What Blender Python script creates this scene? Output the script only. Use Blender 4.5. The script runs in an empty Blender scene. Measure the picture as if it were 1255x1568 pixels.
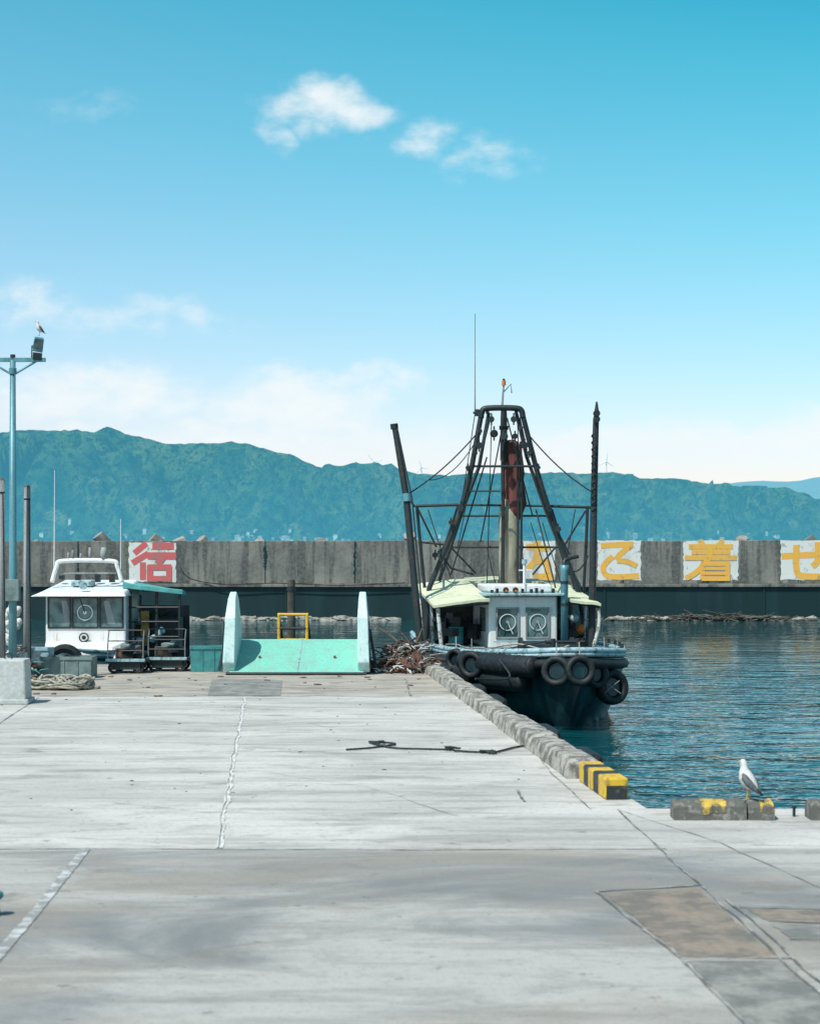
import bpy, bmesh, math, random
from mathutils import Vector, Matrix, noise
random.seed(7)
R=random.random
def U(a,b): return a+(b-a)*R()
S=bpy.context.scene
F=2614.0; CH=2.3
def W(u,v,d):   # pixel column and row + chosen distance -> metres
    return Vector(((u-627.5)*d/F, d, CH-(v-860)*d/F))
# ------------------------------------------------------------ materials
def nd(nt,t,**k):
    n=nt.nodes.new(t)
    for a,b in k.items(): setattr(n,a,b)
    return n
def mth(nt,op,a,b=None,c=None,clamp=False):
    n=nt.nodes.new('ShaderNodeMath'); n.operation=op; n.use_clamp=clamp
    for i,x in enumerate((a,b,c)):
        if x is None: continue
        if isinstance(x,(int,float)): n.inputs[i].default_value=x
        else: nt.links.new(x,n.inputs[i])
    return n.outputs[0]
def mixc(nt,f,a,b,mode='MIX'):
    n=nt.nodes.new('ShaderNodeMixRGB'); n.blend_type=mode
    for i,x in enumerate((f,a,b)):
        if isinstance(x,(int,float)): n.inputs[i].default_value=x
        elif isinstance(x,(tuple,list)): n.inputs[i].default_value=(x[0],x[1],x[2],1)
        else: nt.links.new(x,n.inputs[i])
    return n.outputs[0]
def noi(nt,vec,scale,detail=6,rough=.6,dist=0):
    n=nt.nodes.new('ShaderNodeTexNoise'); n.inputs['Scale'].default_value=scale
    n.inputs['Detail'].default_value=detail; n.inputs['Roughness'].default_value=rough
    n.inputs['Distortion'].default_value=dist
    if vec is not None: nt.links.new(vec,n.inputs['Vector'])
    return n.outputs['Fac']
def mapv(nt,vec,sc=(1,1,1),loc=(0,0,0),rot=(0,0,0)):
    n=nt.nodes.new('ShaderNodeMapping'); nt.links.new(vec,n.inputs[0])
    n.inputs['Scale'].default_value=sc; n.inputs['Location'].default_value=loc; n.inputs['Rotation'].default_value=rot
    return n.outputs[0]
def rng(nt,v,a,b,c=0.,d=1.,smooth=True):
    n=nt.nodes.new('ShaderNodeMapRange'); n.interpolation_type='SMOOTHSTEP' if smooth else 'LINEAR'
    nt.links.new(v,n.inputs[0])
    for i,x in enumerate((a,b,c,d)): n.inputs[i+1].default_value=x
    return n.outputs[0]
def newmat(name):
    m=bpy.data.materials.new(name); m.use_nodes=True; nt=m.node_tree
    return m,nt,nt.nodes['Principled BSDF']
def setbump(nt,b,h,strength,dist):
    n=nt.nodes.new('ShaderNodeBump'); n.inputs['Strength'].default_value=strength; n.inputs['Distance'].default_value=dist
    nt.links.new(h,n.inputs['Height']); nt.links.new(n.outputs[0],b.inputs['Normal'])
M={}
def mat(name,col,col2=None,rough=.6,scale=6,lo=.4,hi=.65,metal=0,bump=.3,bd=.01,streak=False,spec=.4,fine=True):
    m,nt,b=newmat(name)
    tc=nd(nt,'ShaderNodeTexCoord').outputs['Object']
    v=mapv(nt,tc,(1,1,.15)) if streak else tc
    if col2 is None: col2=tuple(c*.6 for c in col)
    n1=noi(nt,v,scale,6,.65)
    c=mixc(nt,rng(nt,n1,lo,hi),col,col2)
    if fine:
        n2=noi(nt,tc,scale*7,3,.7)
        c=mixc(nt,rng(nt,n2,.3,.75,0,.35),c,tuple(x*.5 for x in col2))
    nt.links.new(c,b.inputs['Base Color'])
    b.inputs['Roughness'].default_value=rough; b.inputs['Metallic'].default_value=metal
    b.inputs['Specular IOR Level'].default_value=spec
    if bump: setbump(nt,b,n1,bump,bd)
    return m
M['white']=mat('white_paint',(.82,.82,.81),(.66,.67,.66),.35,5,.45,.8,streak=True,bump=.1)
M['whitew']=mat('white_paint_weathered',(.8,.79,.77),(.46,.38,.31),.4,8,.5,.78,streak=True,bump=.1)
M['whiterust']=mat('white_paint_rusty',(.7,.72,.7),(.25,.13,.07),.5,9,.52,.62)
M['dsteel']=mat('dark_steel',(.012,.026,.032),(.06,.035,.025),.5,8,.5,.68)
M['black']=mat('black_rubber',(.008,.011,.013),(.022,.03,.033),.6,9,.4,.7)
M['hull']=mat('hull_navy',(.004,.02,.028),(.02,.065,.075),.35,4,.45,.7,streak=True)
M['lblue']=mat('light_blue_paint',(.38,.54,.58),(.12,.18,.19),.45,7,.46,.66)
M['bluepole']=mat('galvanised_blue',(.13,.32,.37),(.08,.2,.24),.45,4,.4,.7,metal=.2,streak=True)
M['cream']=mat('cream_canvas',(.68,.7,.48),(.46,.5,.36),.8,3,.4,.75)
M['mast']=mat('mast_beige',(.4,.38,.28),(.17,.12,.08),.7,6,.45,.65,streak=True)
M['rust']=mat('rust_cloth',(.18,.06,.05),(.05,.025,.025),.85,5,.4,.65,bump=.8,bd=.05,streak=True)
M['mint']=mat('mint_paint',(.2,.58,.45),(.24,.46,.38),.5,3,.38,.72,bump=.1)
M['mintw']=mat('mint_white_paint',(.6,.76,.74),(.3,.52,.52),.5,6,.45,.75)
M['yellow']=mat('yellow_paint',(.75,.47,.03),(.35,.23,.06),.55,11,.5,.64)
M['blackp']=mat('black_paint',(.02,.025,.028),(.1,.1,.095),.6,12,.5,.66)
M['kerb']=mat('kerb_concrete',(.44,.42,.37),(.15,.14,.12),.9,5,.42,.6,bump=1,bd=.04)
M['kerbdark']=mat('kerb_dark',(.11,.11,.1),(.27,.26,.23),.9,9,.5,.65,bump=.9,bd=.03)
M['lconc']=mat('pale_concrete',(.5,.52,.5),(.3,.31,.3),.9,3,.5,.75,bump=.5,bd=.02)
M['rubble']=mat('rubble_stone',(.36,.35,.31),(.12,.12,.11),.9,2,.45,.65,bump=.5,bd=.05)
M['rope']=mat('black_rope',(.015,.03,.03),(.04,.05,.05),.9,20)
M['prope']=mat('pale_rope',(.45,.42,.34),(.2,.2,.17),.9,15)
M['wood']=mat('weathered_wood',(.2,.13,.09),(.09,.06,.05),.9,6)
M['dwood']=mat('drift_wood',(.05,.05,.04),(.13,.12,.1),.9,2)
M['net']=mat('brown_net',(.2,.1,.08),(.08,.05,.05),.95,8,bump=1,bd=.05)
M['teal']=mat('teal_plastic',(.05,.27,.27),(.04,.16,.17),.5,5)
M['greyb']=mat('grey_green_box',(.2,.27,.26),(.11,.16,.16),.7,4)
M['awn']=mat('teal_awning',(.12,.42,.4),(.08,.3,.3),.7,3)
M['pole']=mat('concrete_pole',(.33,.34,.34),(.17,.18,.18),.8,4,streak=True)
M['orange']=mat('orange_lamp',(.8,.22,.03),(.5,.12,.03),.4,4)
M['gwhite']=mat('gull_white',(.66,.65,.63),(.38,.38,.38),.8,30,.5,.7)
M['ggrey']=mat('gull_grey',(.13,.14,.15),(.07,.08,.08),.8,30)
M['gblack']=mat('gull_black',(.02,.02,.02),None,.7,30)
M['gyel']=mat('gull_yellow',(.6,.4,.05),None,.6,30)
M['ochre']=mat('ochre_sheet',(.4,.25,.06),(.2,.12,.05),.8,6)
M['turb']=mat('turbine_white',(.62,.75,.8),(.6,.72,.78),.5,1,bump=0)
m,nt,b=newmat('window_glass'); b.inputs['Roughness'].default_value=.1
tc=nd(nt,'ShaderNodeTexCoord').outputs['Object']; n=noi(nt,tc,1.7,3)
nt.links.new(mixc(nt,rng(nt,n,.4,.6),(.03,.07,.075),(.14,.22,.22)),b.inputs['Base Color']); M['glass']=m

# ------------------------------------------------------------ geometry
def frame(t):
    t=t.normalized(); a=Vector((0,0,1)) if abs(t.z)<.9 else Vector((0,1,0))
    x=t.cross(a).normalized(); return x, t.cross(x).normalized()
def box(c,s,rz=0,rx=0,ry=0,taper=1):
    m=Matrix.Rotation(rz,3,'Z')@Matrix.Rotation(ry,3,'Y')@Matrix.Rotation(rx,3,'X'); v=[]
    for z in(-.5,.5):
        k=taper if z>0 else 1
        for x,y in((-.5,-.5),(.5,-.5),(.5,.5),(-.5,.5)):
            v.append(Vector(c)+m@Vector((x*s[0]*k,y*s[1]*k,z*s[2])))
    return v,[(3,2,1,0),(4,5,6,7),(0,1,5,4),(1,2,6,5),(2,3,7,6),(3,0,4,7)]
def box2(a,b):
    return box([(a[i]+b[i])/2 for i in range(3)],[abs(a[i]-b[i]) for i in range(3)])
def hexa(p): return [Vector(q) for q in p],[(3,2,1,0),(4,5,6,7),(0,1,5,4),(1,2,6,5),(2,3,7,6),(3,0,4,7)]
def loft(rings,close=True,caps=True):
    v=[];f=[];n=len(rings[0])
    for r in rings: v+= [Vector(p) for p in r]
    for i in range(len(rings)-1):
        for j in range(n if close else n-1):
            k=(j+1)%n; f.append((i*n+j,i*n+k,(i+1)*n+k,(i+1)*n+j))
    if caps and close:
        f.append(tuple(range(n))[::-1]); f.append(tuple((len(rings)-1)*n+j for j in range(n)))
    return v,f
def tube(pts,r,n=8,flat=1.):
    pts=[Vector(p) for p in pts]; rings=[]
    for i,p in enumerate(pts):
        t=(pts[min(i+1,len(pts)-1)]-pts[max(i-1,0)])
        if t.length<1e-9: t=Vector((0,0,1))
        if i==0: x,y=frame(t)
        else:
            t=t.normalized(); x=(x-t*x.dot(t)).normalized(); y=t.cross(x)
        rr=r[i] if isinstance(r,(list,tuple)) else r
        rings.append([p+x*math.cos(2*math.pi*j/n)*rr+y*math.sin(2*math.pi*j/n)*rr*flat for j in range(n)])
    return loft(rings)
def curve(pts,k=6):
    pts=[Vector(p) for p in pts]; o=[]
    for i in range(len(pts)-1):
        p0=pts[max(i-1,0)];p1=pts[i];p2=pts[i+1];p3=pts[min(i+2,len(pts)-1)]
        for j in range(k):
            t=j/k
            o.append(.5*((2*p1)+(p2-p0)*t+(2*p0-5*p1+4*p2-p3)*t*t+(3*p1-p0-3*p2+p3)*t**3))
    o.append(pts[-1]); return o
def lathe(c,axis,prof,n=24,closed=True):
    c=Vector(c); a=Vector(axis).normalized(); x,y=frame(a); rings=[]
    for j in range(n):
        d=x*math.cos(2*math.pi*j/n)+y*math.sin(2*math.pi*j/n)
        rings.append([c+d*r+a*h for r,h in prof])
    rings.append(rings[0]); return loft(rings,close=closed,caps=False)
def tyre(c,axis,R0,w):
    return lathe(c,axis,[(R0*.55,-w*.35),(R0*.8,-w*.5),(R0*.95,-w*.42),(R0,-w*.2),(R0,w*.2),(R0*.95,w*.42),(R0*.8,w*.5),(R0*.55,w*.35),(R0*.6,0)])
def ring(c,axis,R0,w): return lathe(c,axis,[(R0-w,-w/2),(R0,-w/2),(R0,w/2),(R0-w,w/2)])
def disc(c,axis,R0,t):
    c=Vector(c);a=Vector(axis).normalized(); return tube([c-a*t/2,c+a*t/2],R0,20)
def blob(c,s,amp=.2,fr=1.5,n=10,m=8):
    c=Vector(c); rings=[]; off=Vector((U(0,50),U(0,50),U(0,50)))
    for i in range(m+1):
        th=math.pi*(i+.02)/(m+.04); row=[]
        for j in range(n):
            ph=2*math.pi*j/n
            d=Vector((math.sin(th)*math.cos(ph),math.sin(th)*math.sin(ph),math.cos(th)))
            k=1+amp*noise.noise(d*fr+off)*2
            row.append(c+Vector((d.x*s[0],d.y*s[1],d.z*s[2]))*k)
        rings.append(row)
    return loft(rings)
def sheet(pts): return [Vector(p) for p in pts],[tuple(range(len(pts)))]
def ribbon(pts,w,z=.004,jit=0):
    v=[];f=[];pts=[Vector((p[0],p[1],0)) for p in pts]
    for i,p in enumerate(pts):
        t=(pts[min(i+1,len(pts)-1)]-pts[max(i-1,0)]).normalized(); q=Vector((-t.y,t.x,0))
        ww=w*(1+U(-jit,jit))/2
        v+=[Vector((p.x,p.y,z))+q*ww,Vector((p.x,p.y,z))-q*ww]
    for i in range(len(pts)-1): f.append((2*i,2*i+1,2*i+3,2*i+2))
    return v,f
def gline(pts,w,z=.004,jit=.3,wob=.015,step=.25):
    o=[]
    for a,b in zip(pts[:-1],pts[1:]):
        a=Vector((a[0],a[1],0));b=Vector((b[0],b[1],0)); n=max(1,int((b-a).length/step))
        for i in range(n):
            p=a.lerp(b,i/n); q=noise.noise_vector(p*1.7)*wob; o.append((p.x+q.x,p.y+q.y))
    o.append((pts[-1][0],pts[-1][1]))
    return ribbon(o,w,z,jit)
class G:
    def __init__(s,name,loc=(0,0,0)): s.name=name; s.loc=Vector(loc); s.p={}
    def add(s,part,m,geo,smooth=False,bevel=0):
        if part not in s.p: s.p[part]=[M[m] if isinstance(m,str) else m,[],[],smooth,bevel]
        e=s.p[part]; o=len(e[1]); e[1]+= [v-s.loc for v in geo[0]]; e[2]+= [tuple(i+o for i in f) for f in geo[1]]
    def done(s):
        obs=[]
        for k,(m,v,f,sm,bv) in s.p.items():
            single=len(s.p)==1
            me=bpy.data.meshes.new(s.name if single else k); me.from_pydata([tuple(q) for q in v],[],f); me.update()
            bm=bmesh.new(); bm.from_mesh(me); bmesh.ops.recalc_face_normals(bm,faces=bm.faces)
            bm.to_mesh(me); bm.free()
            me.materials.append(m)
            if sm:
                for q in me.polygons: q.use_smooth=True
            o=bpy.data.objects.new(s.name if single else k,me); S.collection.objects.link(o)
            if bv:
                b=o.modifiers.new('bevel','BEVEL'); b.width=bv; b.segments=2; b.limit_method='ANGLE'
            obs.append(o)
        if len(obs)==1: obs[0].location=s.loc; return obs[0]
        e=bpy.data.objects.new(s.name,None); S.collection.objects.link(e); e.location=s.loc; e.empty_display_size=.3
        for o in obs: o.parent=e
        return e
def gp(u,v):
    d=F*CH/(v-860); return ((u-627.5)*d/F,d)

# ------------------------------------------------------------ world / sky
SUN=Vector((-.34,-.42,.84)).normalized()
w=bpy.data.worlds.new('World'); S.world=w; w.use_nodes=True; nt=w.node_tree
bg=nt.nodes['Background']; bg.inputs[1].default_value=.1
sky=nd(nt,'ShaderNodeTexSky'); sky.sky_type='NISHITA'; sky.sun_disc=False
sky.sun_elevation=math.asin(SUN.z); sky.sun_rotation=math.atan2(SUN.x,SUN.y); sky.air_density=1.0; sky.dust_density=1.0; sky.ozone_density=1.5
tc=nd(nt,'ShaderNodeTexCoord').outputs['Generated']
sep=nd(nt,'ShaderNodeSeparateXYZ'); nt.links.new(tc,sep.inputs[0])
X,Y,Z=sep.outputs
r=nd(nt,'ShaderNodeValToRGB'); nt.links.new(mth(nt,'MULTIPLY',Z,mth(nt,'ADD',mth(nt,'MULTIPLY',X,.6),1.)),r.inputs[0])
cr=r.color_ramp; cr.elements[0].position=0; cr.elements[0].color=(2.1,1.72,1.82,1)
cr.elements[1].position=1; cr.elements[1].color=(.9,1.0,1.0,1)
for p_,c_ in((.06,(1.9,1.7,1.78)),(.13,(1.4,1.74,1.7)),(.22,(.88,1.82,1.66)),(.31,(.46,1.8,1.6)),(.38,(.14,1.6,1.5)),(.6,(.7,1.1,1.1))):
    e=cr.elements.new(p_); e.color=(*c_,1)
vm=nd(nt,'ShaderNodeVectorMath',operation='MULTIPLY'); nt.links.new(sky.outputs[0],vm.inputs[0]); nt.links.new(r.outputs[0],vm.inputs[1])
yy=mth(nt,'MAXIMUM',Y,.05)
px=mth(nt,'DIVIDE',X,yy); pz=mth(nt,'DIVIDE',Z,yy)
cb=nd(nt,'ShaderNodeCombineXYZ'); nt.links.new(px,cb.inputs[0]); nt.links.new(pz,cb.inputs[1])
wp=nd(nt,'ShaderNodeTexNoise'); wp.inputs['Scale'].default_value=22; wp.inputs['Detail'].default_value=4
nt.links.new(cb.outputs[0],wp.inputs['Vector'])
wsub=nd(nt,'ShaderNodeVectorMath',operation='SUBTRACT'); nt.links.new(wp.outputs['Color'],wsub.inputs[0]); wsub.inputs[1].default_value=(.5,.5,.5)
wsc=nd(nt,'ShaderNodeVectorMath',operation='MULTIPLY'); nt.links.new(wsub.outputs[0],wsc.inputs[0]); wsc.inputs[1].default_value=(.06,.032,0)
wad=nd(nt,'ShaderNodeVectorMath',operation='ADD'); nt.links.new(cb.outputs[0],wad.inputs[0]); nt.links.new(wsc.outputs[0],wad.inputs[1])
s2=nd(nt,'ShaderNodeSeparateXYZ'); nt.links.new(wad.outputs[0],s2.inputs[0]); qx,qy=s2.outputs[0],s2.outputs[1]
blobs=[(-.050,.267,.046,.021,.82),(-.080,.252,.018,.017,.5),(.006,.247,.045,.014,.5),(.044,.235,.04,.015,.42),(-.19,.266,.05,.012,.26),
 (-.22,.155,.05,.022,.5),(-.155,.143,.085,.018,.42),(-.19,.100,.10,.026,.78),(-.066,.092,.062,.032,.92),(-.015,.107,.03,.016,.6),(-.1,.068,.2,.022,.7),
 (.2,.070,.12,.017,.85),(.09,.068,.055,.015,.75),(.265,.080,.07,.022,.85),(.02,.052,.24,.018,.6),(-.45,.11,.15,.03,.9),(.55,.09,.2,.03,.9)]
acc=None
for cx,cy,rx,ry,st in blobs:
    a=mth(nt,'POWER',mth(nt,'ABSOLUTE',mth(nt,'DIVIDE',mth(nt,'SUBTRACT',qx,cx),rx)),2.)
    b_=mth(nt,'POWER',mth(nt,'ABSOLUTE',mth(nt,'DIVIDE',mth(nt,'SUBTRACT',qy,cy),ry)),2.)
    g=mth(nt,'MULTIPLY',mth(nt,'SUBTRACT',1.,mth(nt,'ADD',a,b_),clamp=True),st)
    acc=g if acc is None else mth(nt,'MAXIMUM',acc,g)
fb=noi(nt,mapv(nt,cb.outputs[0],(1,1.7,1)),42,7,.56)
dens=mth(nt,'ADD',mth(nt,'MULTIPLY',acc,1.),mth(nt,'MULTIPLY',mth(nt,'SUBTRACT',fb,.5),1.6))
gate=rng(nt,acc,.0,.5)
dens=mth(nt,'MULTIPLY',rng(nt,dens,.0,1.1),gate)
dens=mth(nt,'MULTIPLY',dens,.92,clamp=True)
out=mixc(nt,dens,vm.outputs[0],(9.,9.6,9.8))
nt.links.new(out,bg.inputs[0])
sl=bpy.data.lights.new('sun','SUN'); sl.energy=4.8; sl.angle=math.radians(.5); sl.color=(1,.96,.9)
so=bpy.data.objects.new('sun',sl); S.collection.objects.link(so); so.rotation_euler=SUN.to_track_quat('Z','Y').to_euler()

# ------------------------------------------------------------ camera
cam=bpy.data.cameras.new('camera'); co=bpy.data.objects.new('camera',cam); S.collection.objects.link(co); S.camera=co
co.location=(0,0,CH); co.rotation_euler=(math.radians(90),0,0)
cam.sensor_fit='VERTICAL'; cam.sensor_height=36; cam.lens=F/1568*36; cam.shift_y=76/1568; cam.clip_end=30000; cam.clip_start=.1
cam.dof.use_dof=True; cam.dof.focus_distance=42; cam.dof.aperture_fstop=3.2

# ------------------------------------------------------------ water
WZ=-1.0
m,nt,b=newmat('harbour_water')
tc=nd(nt,'ShaderNodeTexCoord').outputs['Object']
sp=nd(nt,'ShaderNodeSeparateXYZ'); nt.links.new(tc,sp.inputs[0])
n1=noi(nt,mapv(nt,tc,(.55,1.0,1)),1.5,3,.5,.5); n2=noi(nt,mapv(nt,tc,(.7,1.5,1)),.4,2,.5); n3=noi(nt,tc,6,1,.5)
h=mth(nt,'ADD',mth(nt,'ADD',n1,mth(nt,'MULTIPLY',n2,1.2)),mth(nt,'MULTIPLY',n3,.12))
patch=noi(nt,mapv(nt,tc,(.5,1,1)),.12,2,.5)
calm=mth(nt,'MULTIPLY',rng(nt,sp.outputs[1],25,80,1,.28),rng(nt,patch,.35,.65,.7,1.2))
h=mth(nt,'MULTIPLY',h,calm)
setbump(nt,b,h,1.0,.12)
b.inputs['Base Color'].default_value=(.003,.06,.072,1); b.inputs['Roughness'].default_value=.04; b.inputs['IOR'].default_value=1.33
M['water']=m
g=G('harbour_water'); g.add('w','water',sheet([(-9000,-200,WZ),(9000,-200,WZ),(9000,12000,WZ),(-9000,12000,WZ)])); g.done()

# ------------------------------------------------------------ hills
prof=[(-900,700),(-500,640),(-200,690),(0,662),(50,657),(100,659),(160,663),(215,668),(250,676),(290,677),(340,680),(400,684),(440,694),(470,708),(490,714),(560,714),(610,718),(640,725),(680,727),(720,723),(800,726),(850,724),(940,722),(980,733),(1040,732),(1090,741),(1130,743),(1200,745),(1240,765),(1300,790),(1500,820),(2200,835)]
def interp(p,x):
    if x<=p[0][0]: return p[0][1]
    for a,b in zip(p[:-1],p[1:]):
        if x<=b[0]:
            t=(x-a[0])/(b[0]-a[0]); t=t*t*(3-2*t)*.5+t*.5; return a[1]+(b[1]-a[1])*t
    return p[-1][1]
D1=6000.
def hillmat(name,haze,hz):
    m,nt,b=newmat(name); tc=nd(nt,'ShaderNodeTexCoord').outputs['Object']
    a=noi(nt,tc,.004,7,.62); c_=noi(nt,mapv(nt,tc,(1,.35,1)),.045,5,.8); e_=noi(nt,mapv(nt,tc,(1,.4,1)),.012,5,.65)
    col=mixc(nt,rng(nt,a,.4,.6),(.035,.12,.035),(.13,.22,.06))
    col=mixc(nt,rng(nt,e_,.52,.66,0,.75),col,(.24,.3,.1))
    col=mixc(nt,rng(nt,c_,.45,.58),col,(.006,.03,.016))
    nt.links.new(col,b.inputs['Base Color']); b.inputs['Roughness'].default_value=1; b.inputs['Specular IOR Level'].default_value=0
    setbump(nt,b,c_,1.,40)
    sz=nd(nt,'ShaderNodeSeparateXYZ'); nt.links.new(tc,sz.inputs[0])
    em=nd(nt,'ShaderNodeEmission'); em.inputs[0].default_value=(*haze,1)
    mx=nd(nt,'ShaderNodeMixShader'); nt.links.new(rng(nt,sz.outputs[2],0,380,hz+.07,hz-.05,False),mx.inputs[0])   # aerial haze painted in as emission, stronger low down
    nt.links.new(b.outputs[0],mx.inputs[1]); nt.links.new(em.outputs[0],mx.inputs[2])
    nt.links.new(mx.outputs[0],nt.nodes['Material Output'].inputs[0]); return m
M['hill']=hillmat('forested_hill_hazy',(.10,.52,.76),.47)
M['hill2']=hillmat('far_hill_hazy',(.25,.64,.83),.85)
def terrain(name,mt,prof,d0,d1,d2,zb,nx,ny,us,amp,seed):
    v=[];f=[]
    for j in range(ny):
        t=j/(ny-1)
        y=d0+(d2-d0)*t; k=(y-d0)/(d1-d0)
        for i in range(nx):
            u=us[0]+(us[1]-us[0])*i/(nx-1)
            x=(u-627.5)*d1/F
            H=CH+(860-interp(prof,u))*d1/F+ noise.noise(Vector((x*.009,seed,0)))*8+noise.noise(Vector((x*.05,seed,4)))*4
            wv=noise.noise(Vector((x*.0012,y*.0012,seed)))*220
            q=Vector(((x+wv)*.0034+seed,y*.0012,seed))
            rd=1-abs(noise.noise(q))*2.6 ; rd2=1-abs(noise.noise(q*2.7+Vector((5,5,5))))*2.2; rd3=noise.fractal(q*7,.9,2.1,3)
            if k<=1:
                sh=k**1.1; e=math.sin(math.pi*min(1,k))**.7
                z=zb+(H-zb)*sh+ ((rd-.6)*.8+(rd2-.6)*.5+rd3*.2)*amp*e*(H/350)
                z=min(z,(H-CH)*y/d1*.975+CH) if k<.97 else z
            else: z=H*(1-(k-1)*.9)
            v.append(Vector((x*(y/d1)**.3,y,max(z,-3))))
    for j in range(ny-1):
        for i in range(nx-1):
            a=j*nx+i; f.append((a,a+1,a+nx+1,a+nx))
    g=G(name); g.add('t',mt,(v,f),True); g.done(); return v
NX,NY=460,130
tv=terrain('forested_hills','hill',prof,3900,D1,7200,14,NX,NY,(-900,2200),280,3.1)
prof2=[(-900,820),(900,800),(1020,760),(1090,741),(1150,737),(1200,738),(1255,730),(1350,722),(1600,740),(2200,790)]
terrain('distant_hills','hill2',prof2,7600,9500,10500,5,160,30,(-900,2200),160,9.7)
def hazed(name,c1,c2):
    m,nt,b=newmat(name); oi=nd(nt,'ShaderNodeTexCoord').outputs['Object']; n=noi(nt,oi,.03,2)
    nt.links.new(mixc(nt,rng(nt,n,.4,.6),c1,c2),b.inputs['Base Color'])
    em=nd(nt,'ShaderNodeEmission'); em.inputs[0].default_value=(.1,.5,.7,1); mx=nd(nt,'ShaderNodeMixShader'); mx.inputs[0].default_value=.45  # distance haze painted on as an even share of emission
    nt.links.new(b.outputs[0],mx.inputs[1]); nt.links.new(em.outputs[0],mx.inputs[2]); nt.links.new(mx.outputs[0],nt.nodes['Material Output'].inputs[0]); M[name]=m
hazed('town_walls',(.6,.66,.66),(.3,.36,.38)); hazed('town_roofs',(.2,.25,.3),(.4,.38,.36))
g=G('seaside_town'); cnt=0
for i in range(9000):
    if cnt>330: break
    u=U(-700,2000)
    if R()<.65: u=random.choice([360,400,490,520,620,820,970,1050,80,250,460])+random.gauss(0,34)
    j=random.randrange(0,60); ii=max(0,min(NX-1,int((u+900)/3100*(NX-1)))); p=tv[j*NX+ii]; z=p.z
    lim=52+abs(random.gauss(0,18))
    if z<46 or z>lim: continue
    cnt+=1
    a=U(4,13); hh=U(2.5,5.5); rr_=U(-.4,.4); px_=p.x+U(-9,9)
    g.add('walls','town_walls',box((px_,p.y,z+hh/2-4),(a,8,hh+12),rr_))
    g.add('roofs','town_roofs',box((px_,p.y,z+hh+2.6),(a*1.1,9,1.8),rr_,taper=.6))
g.done()
for u,vh,d,bl in ((572,707,6100,30),(645,716,6150,26),(788,718,6150,24),(928,707,6100,34)):
    c=W(u,vh,d); g=G('wind_turbine',(c.x,c.y,c.z-60))
    g.add('tower','turb',tube([(c.x,c.y+3,c.z-75),(c.x,c.y+3,c.z)],[2.4,1.5]))
    g.add('nacelle','turb',box((c.x,c.y+3,c.z),(3,8,3)))
    a0=U(0,2)
    for q in range(3):
        a=a0+q*2.094; dr=Vector((math.cos(a),0,math.sin(a)))
        g.add('blade_%d'%(q+1),'turb',tube([c-Vector((0,2,0)),c-Vector((0,2,0))+dr*bl],[1.7,.8],6))
    g.done()

# ------------------------------------------------------------ breakwater
m,nt,b=newmat('breakwater_concrete'); tc=nd(nt,'ShaderNodeTexCoord').outputs['Object']
a=noi(nt,tc,.35,7,.62); s_=noi(nt,mapv(nt,tc,(1.6,1,.12)),1.2,6,.65); fn=noi(nt,tc,5,5,.7)
col=mixc(nt,rng(nt,a,.35,.65),(.24,.23,.2),(.11,.115,.105))
col=mixc(nt,rng(nt,s_,.45,.58,0,.85),col,(.05,.058,.055))
col=mixc(nt,rng(nt,fn,.35,.7,0,.4),col,(.3,.29,.25))
nt.links.new(col,b.inputs['Base Color']); b.inputs['Roughness'].default_value=.95; setbump(nt,b,fn,.5,.05); M['bw']=m
M['bwd']=mat('breakwater_wet_base',(.002,.022,.026),(.006,.034,.038),.6,.7,.45,.7,streak=True,fine=False)
M['bwt']=mat('breakwater_cap',(.33,.32,.28),(.15,.15,.14),.9,1.)
def paintm(name,col,k=1):
    m,nt,b=newmat(name); tc=nd(nt,'ShaderNodeTexCoord').outputs['Object']
    n=noi(nt,tc,2.6,7,.72); q=noi(nt,mapv(nt,tc,(1,1,.3)),1.1,5,.6)
    f=mth(nt,'MAXIMUM',rng(nt,n,.57,.64,0,.8*k),rng(nt,q,.54,.72,0,.6*k))
    nt.links.new(mixc(nt,f,col,(.2,.2,.18)),b.inputs['Base Color']); b.inputs['Roughness'].default_value=.8; return m
M['pw']=paintm('faded_white_paint',(.68,.68,.64)); M['po']=paintm('faded_orange_paint',(.8,.42,.07),.75); M['pr']=paintm('faded_red_paint',(.6,.12,.12),.95)
BY=97.; K=F/BY
def bx(u): return (u-627.5)/K
def bz(v): return CH-(v-860)/K
g=G('breakwater_wall')
x=-70.
while x<75:
    L=U(4.6,5.6); top=bz(828)+U(-.04,.05)+ (x*.0012)
    g.add('panels','bw',box2((x+.02,BY,1.05),(x+L-.02,BY+1.6,top)),bevel=.03)
    g.add('joints','bwd',box2((x+L-.02,BY+.05,1.05),(x+L+.02,BY+1.5,top-.05)))
    if R()<.85:
        w_=U(.08,.28); z0=top-U(0,.6); z1=U(1.1,2.0); n_=16; pl=[];pr_=[]
        for k in range(n_+1):
            zz=z0+(z1-z0)*k/n_; pl.append((x+L-w_*U(.1,.9),BY-.004,zz)); pr_.append((x+L+w_*U(.1,.9),BY-.004,zz))
        for k in range(n_): g.add('stains','bwd',sheet([pl[k],pr_[k],pr_[k+1],pl[k+1]]))
    x+=L
g.add('ledge','bw',box2((-75,BY-.55,.86),(80,BY+1.5,1.05)),bevel=.03)
g.add('base','bwd',box2((-75,BY-.4,-4),(80,BY+1.5,.86)))
for xx in range(-70,76,9): g.add('base_ribs','bwd',box2((xx-.05,BY-.46,-1.2),(xx+.05,BY-.4,.84)))
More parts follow.
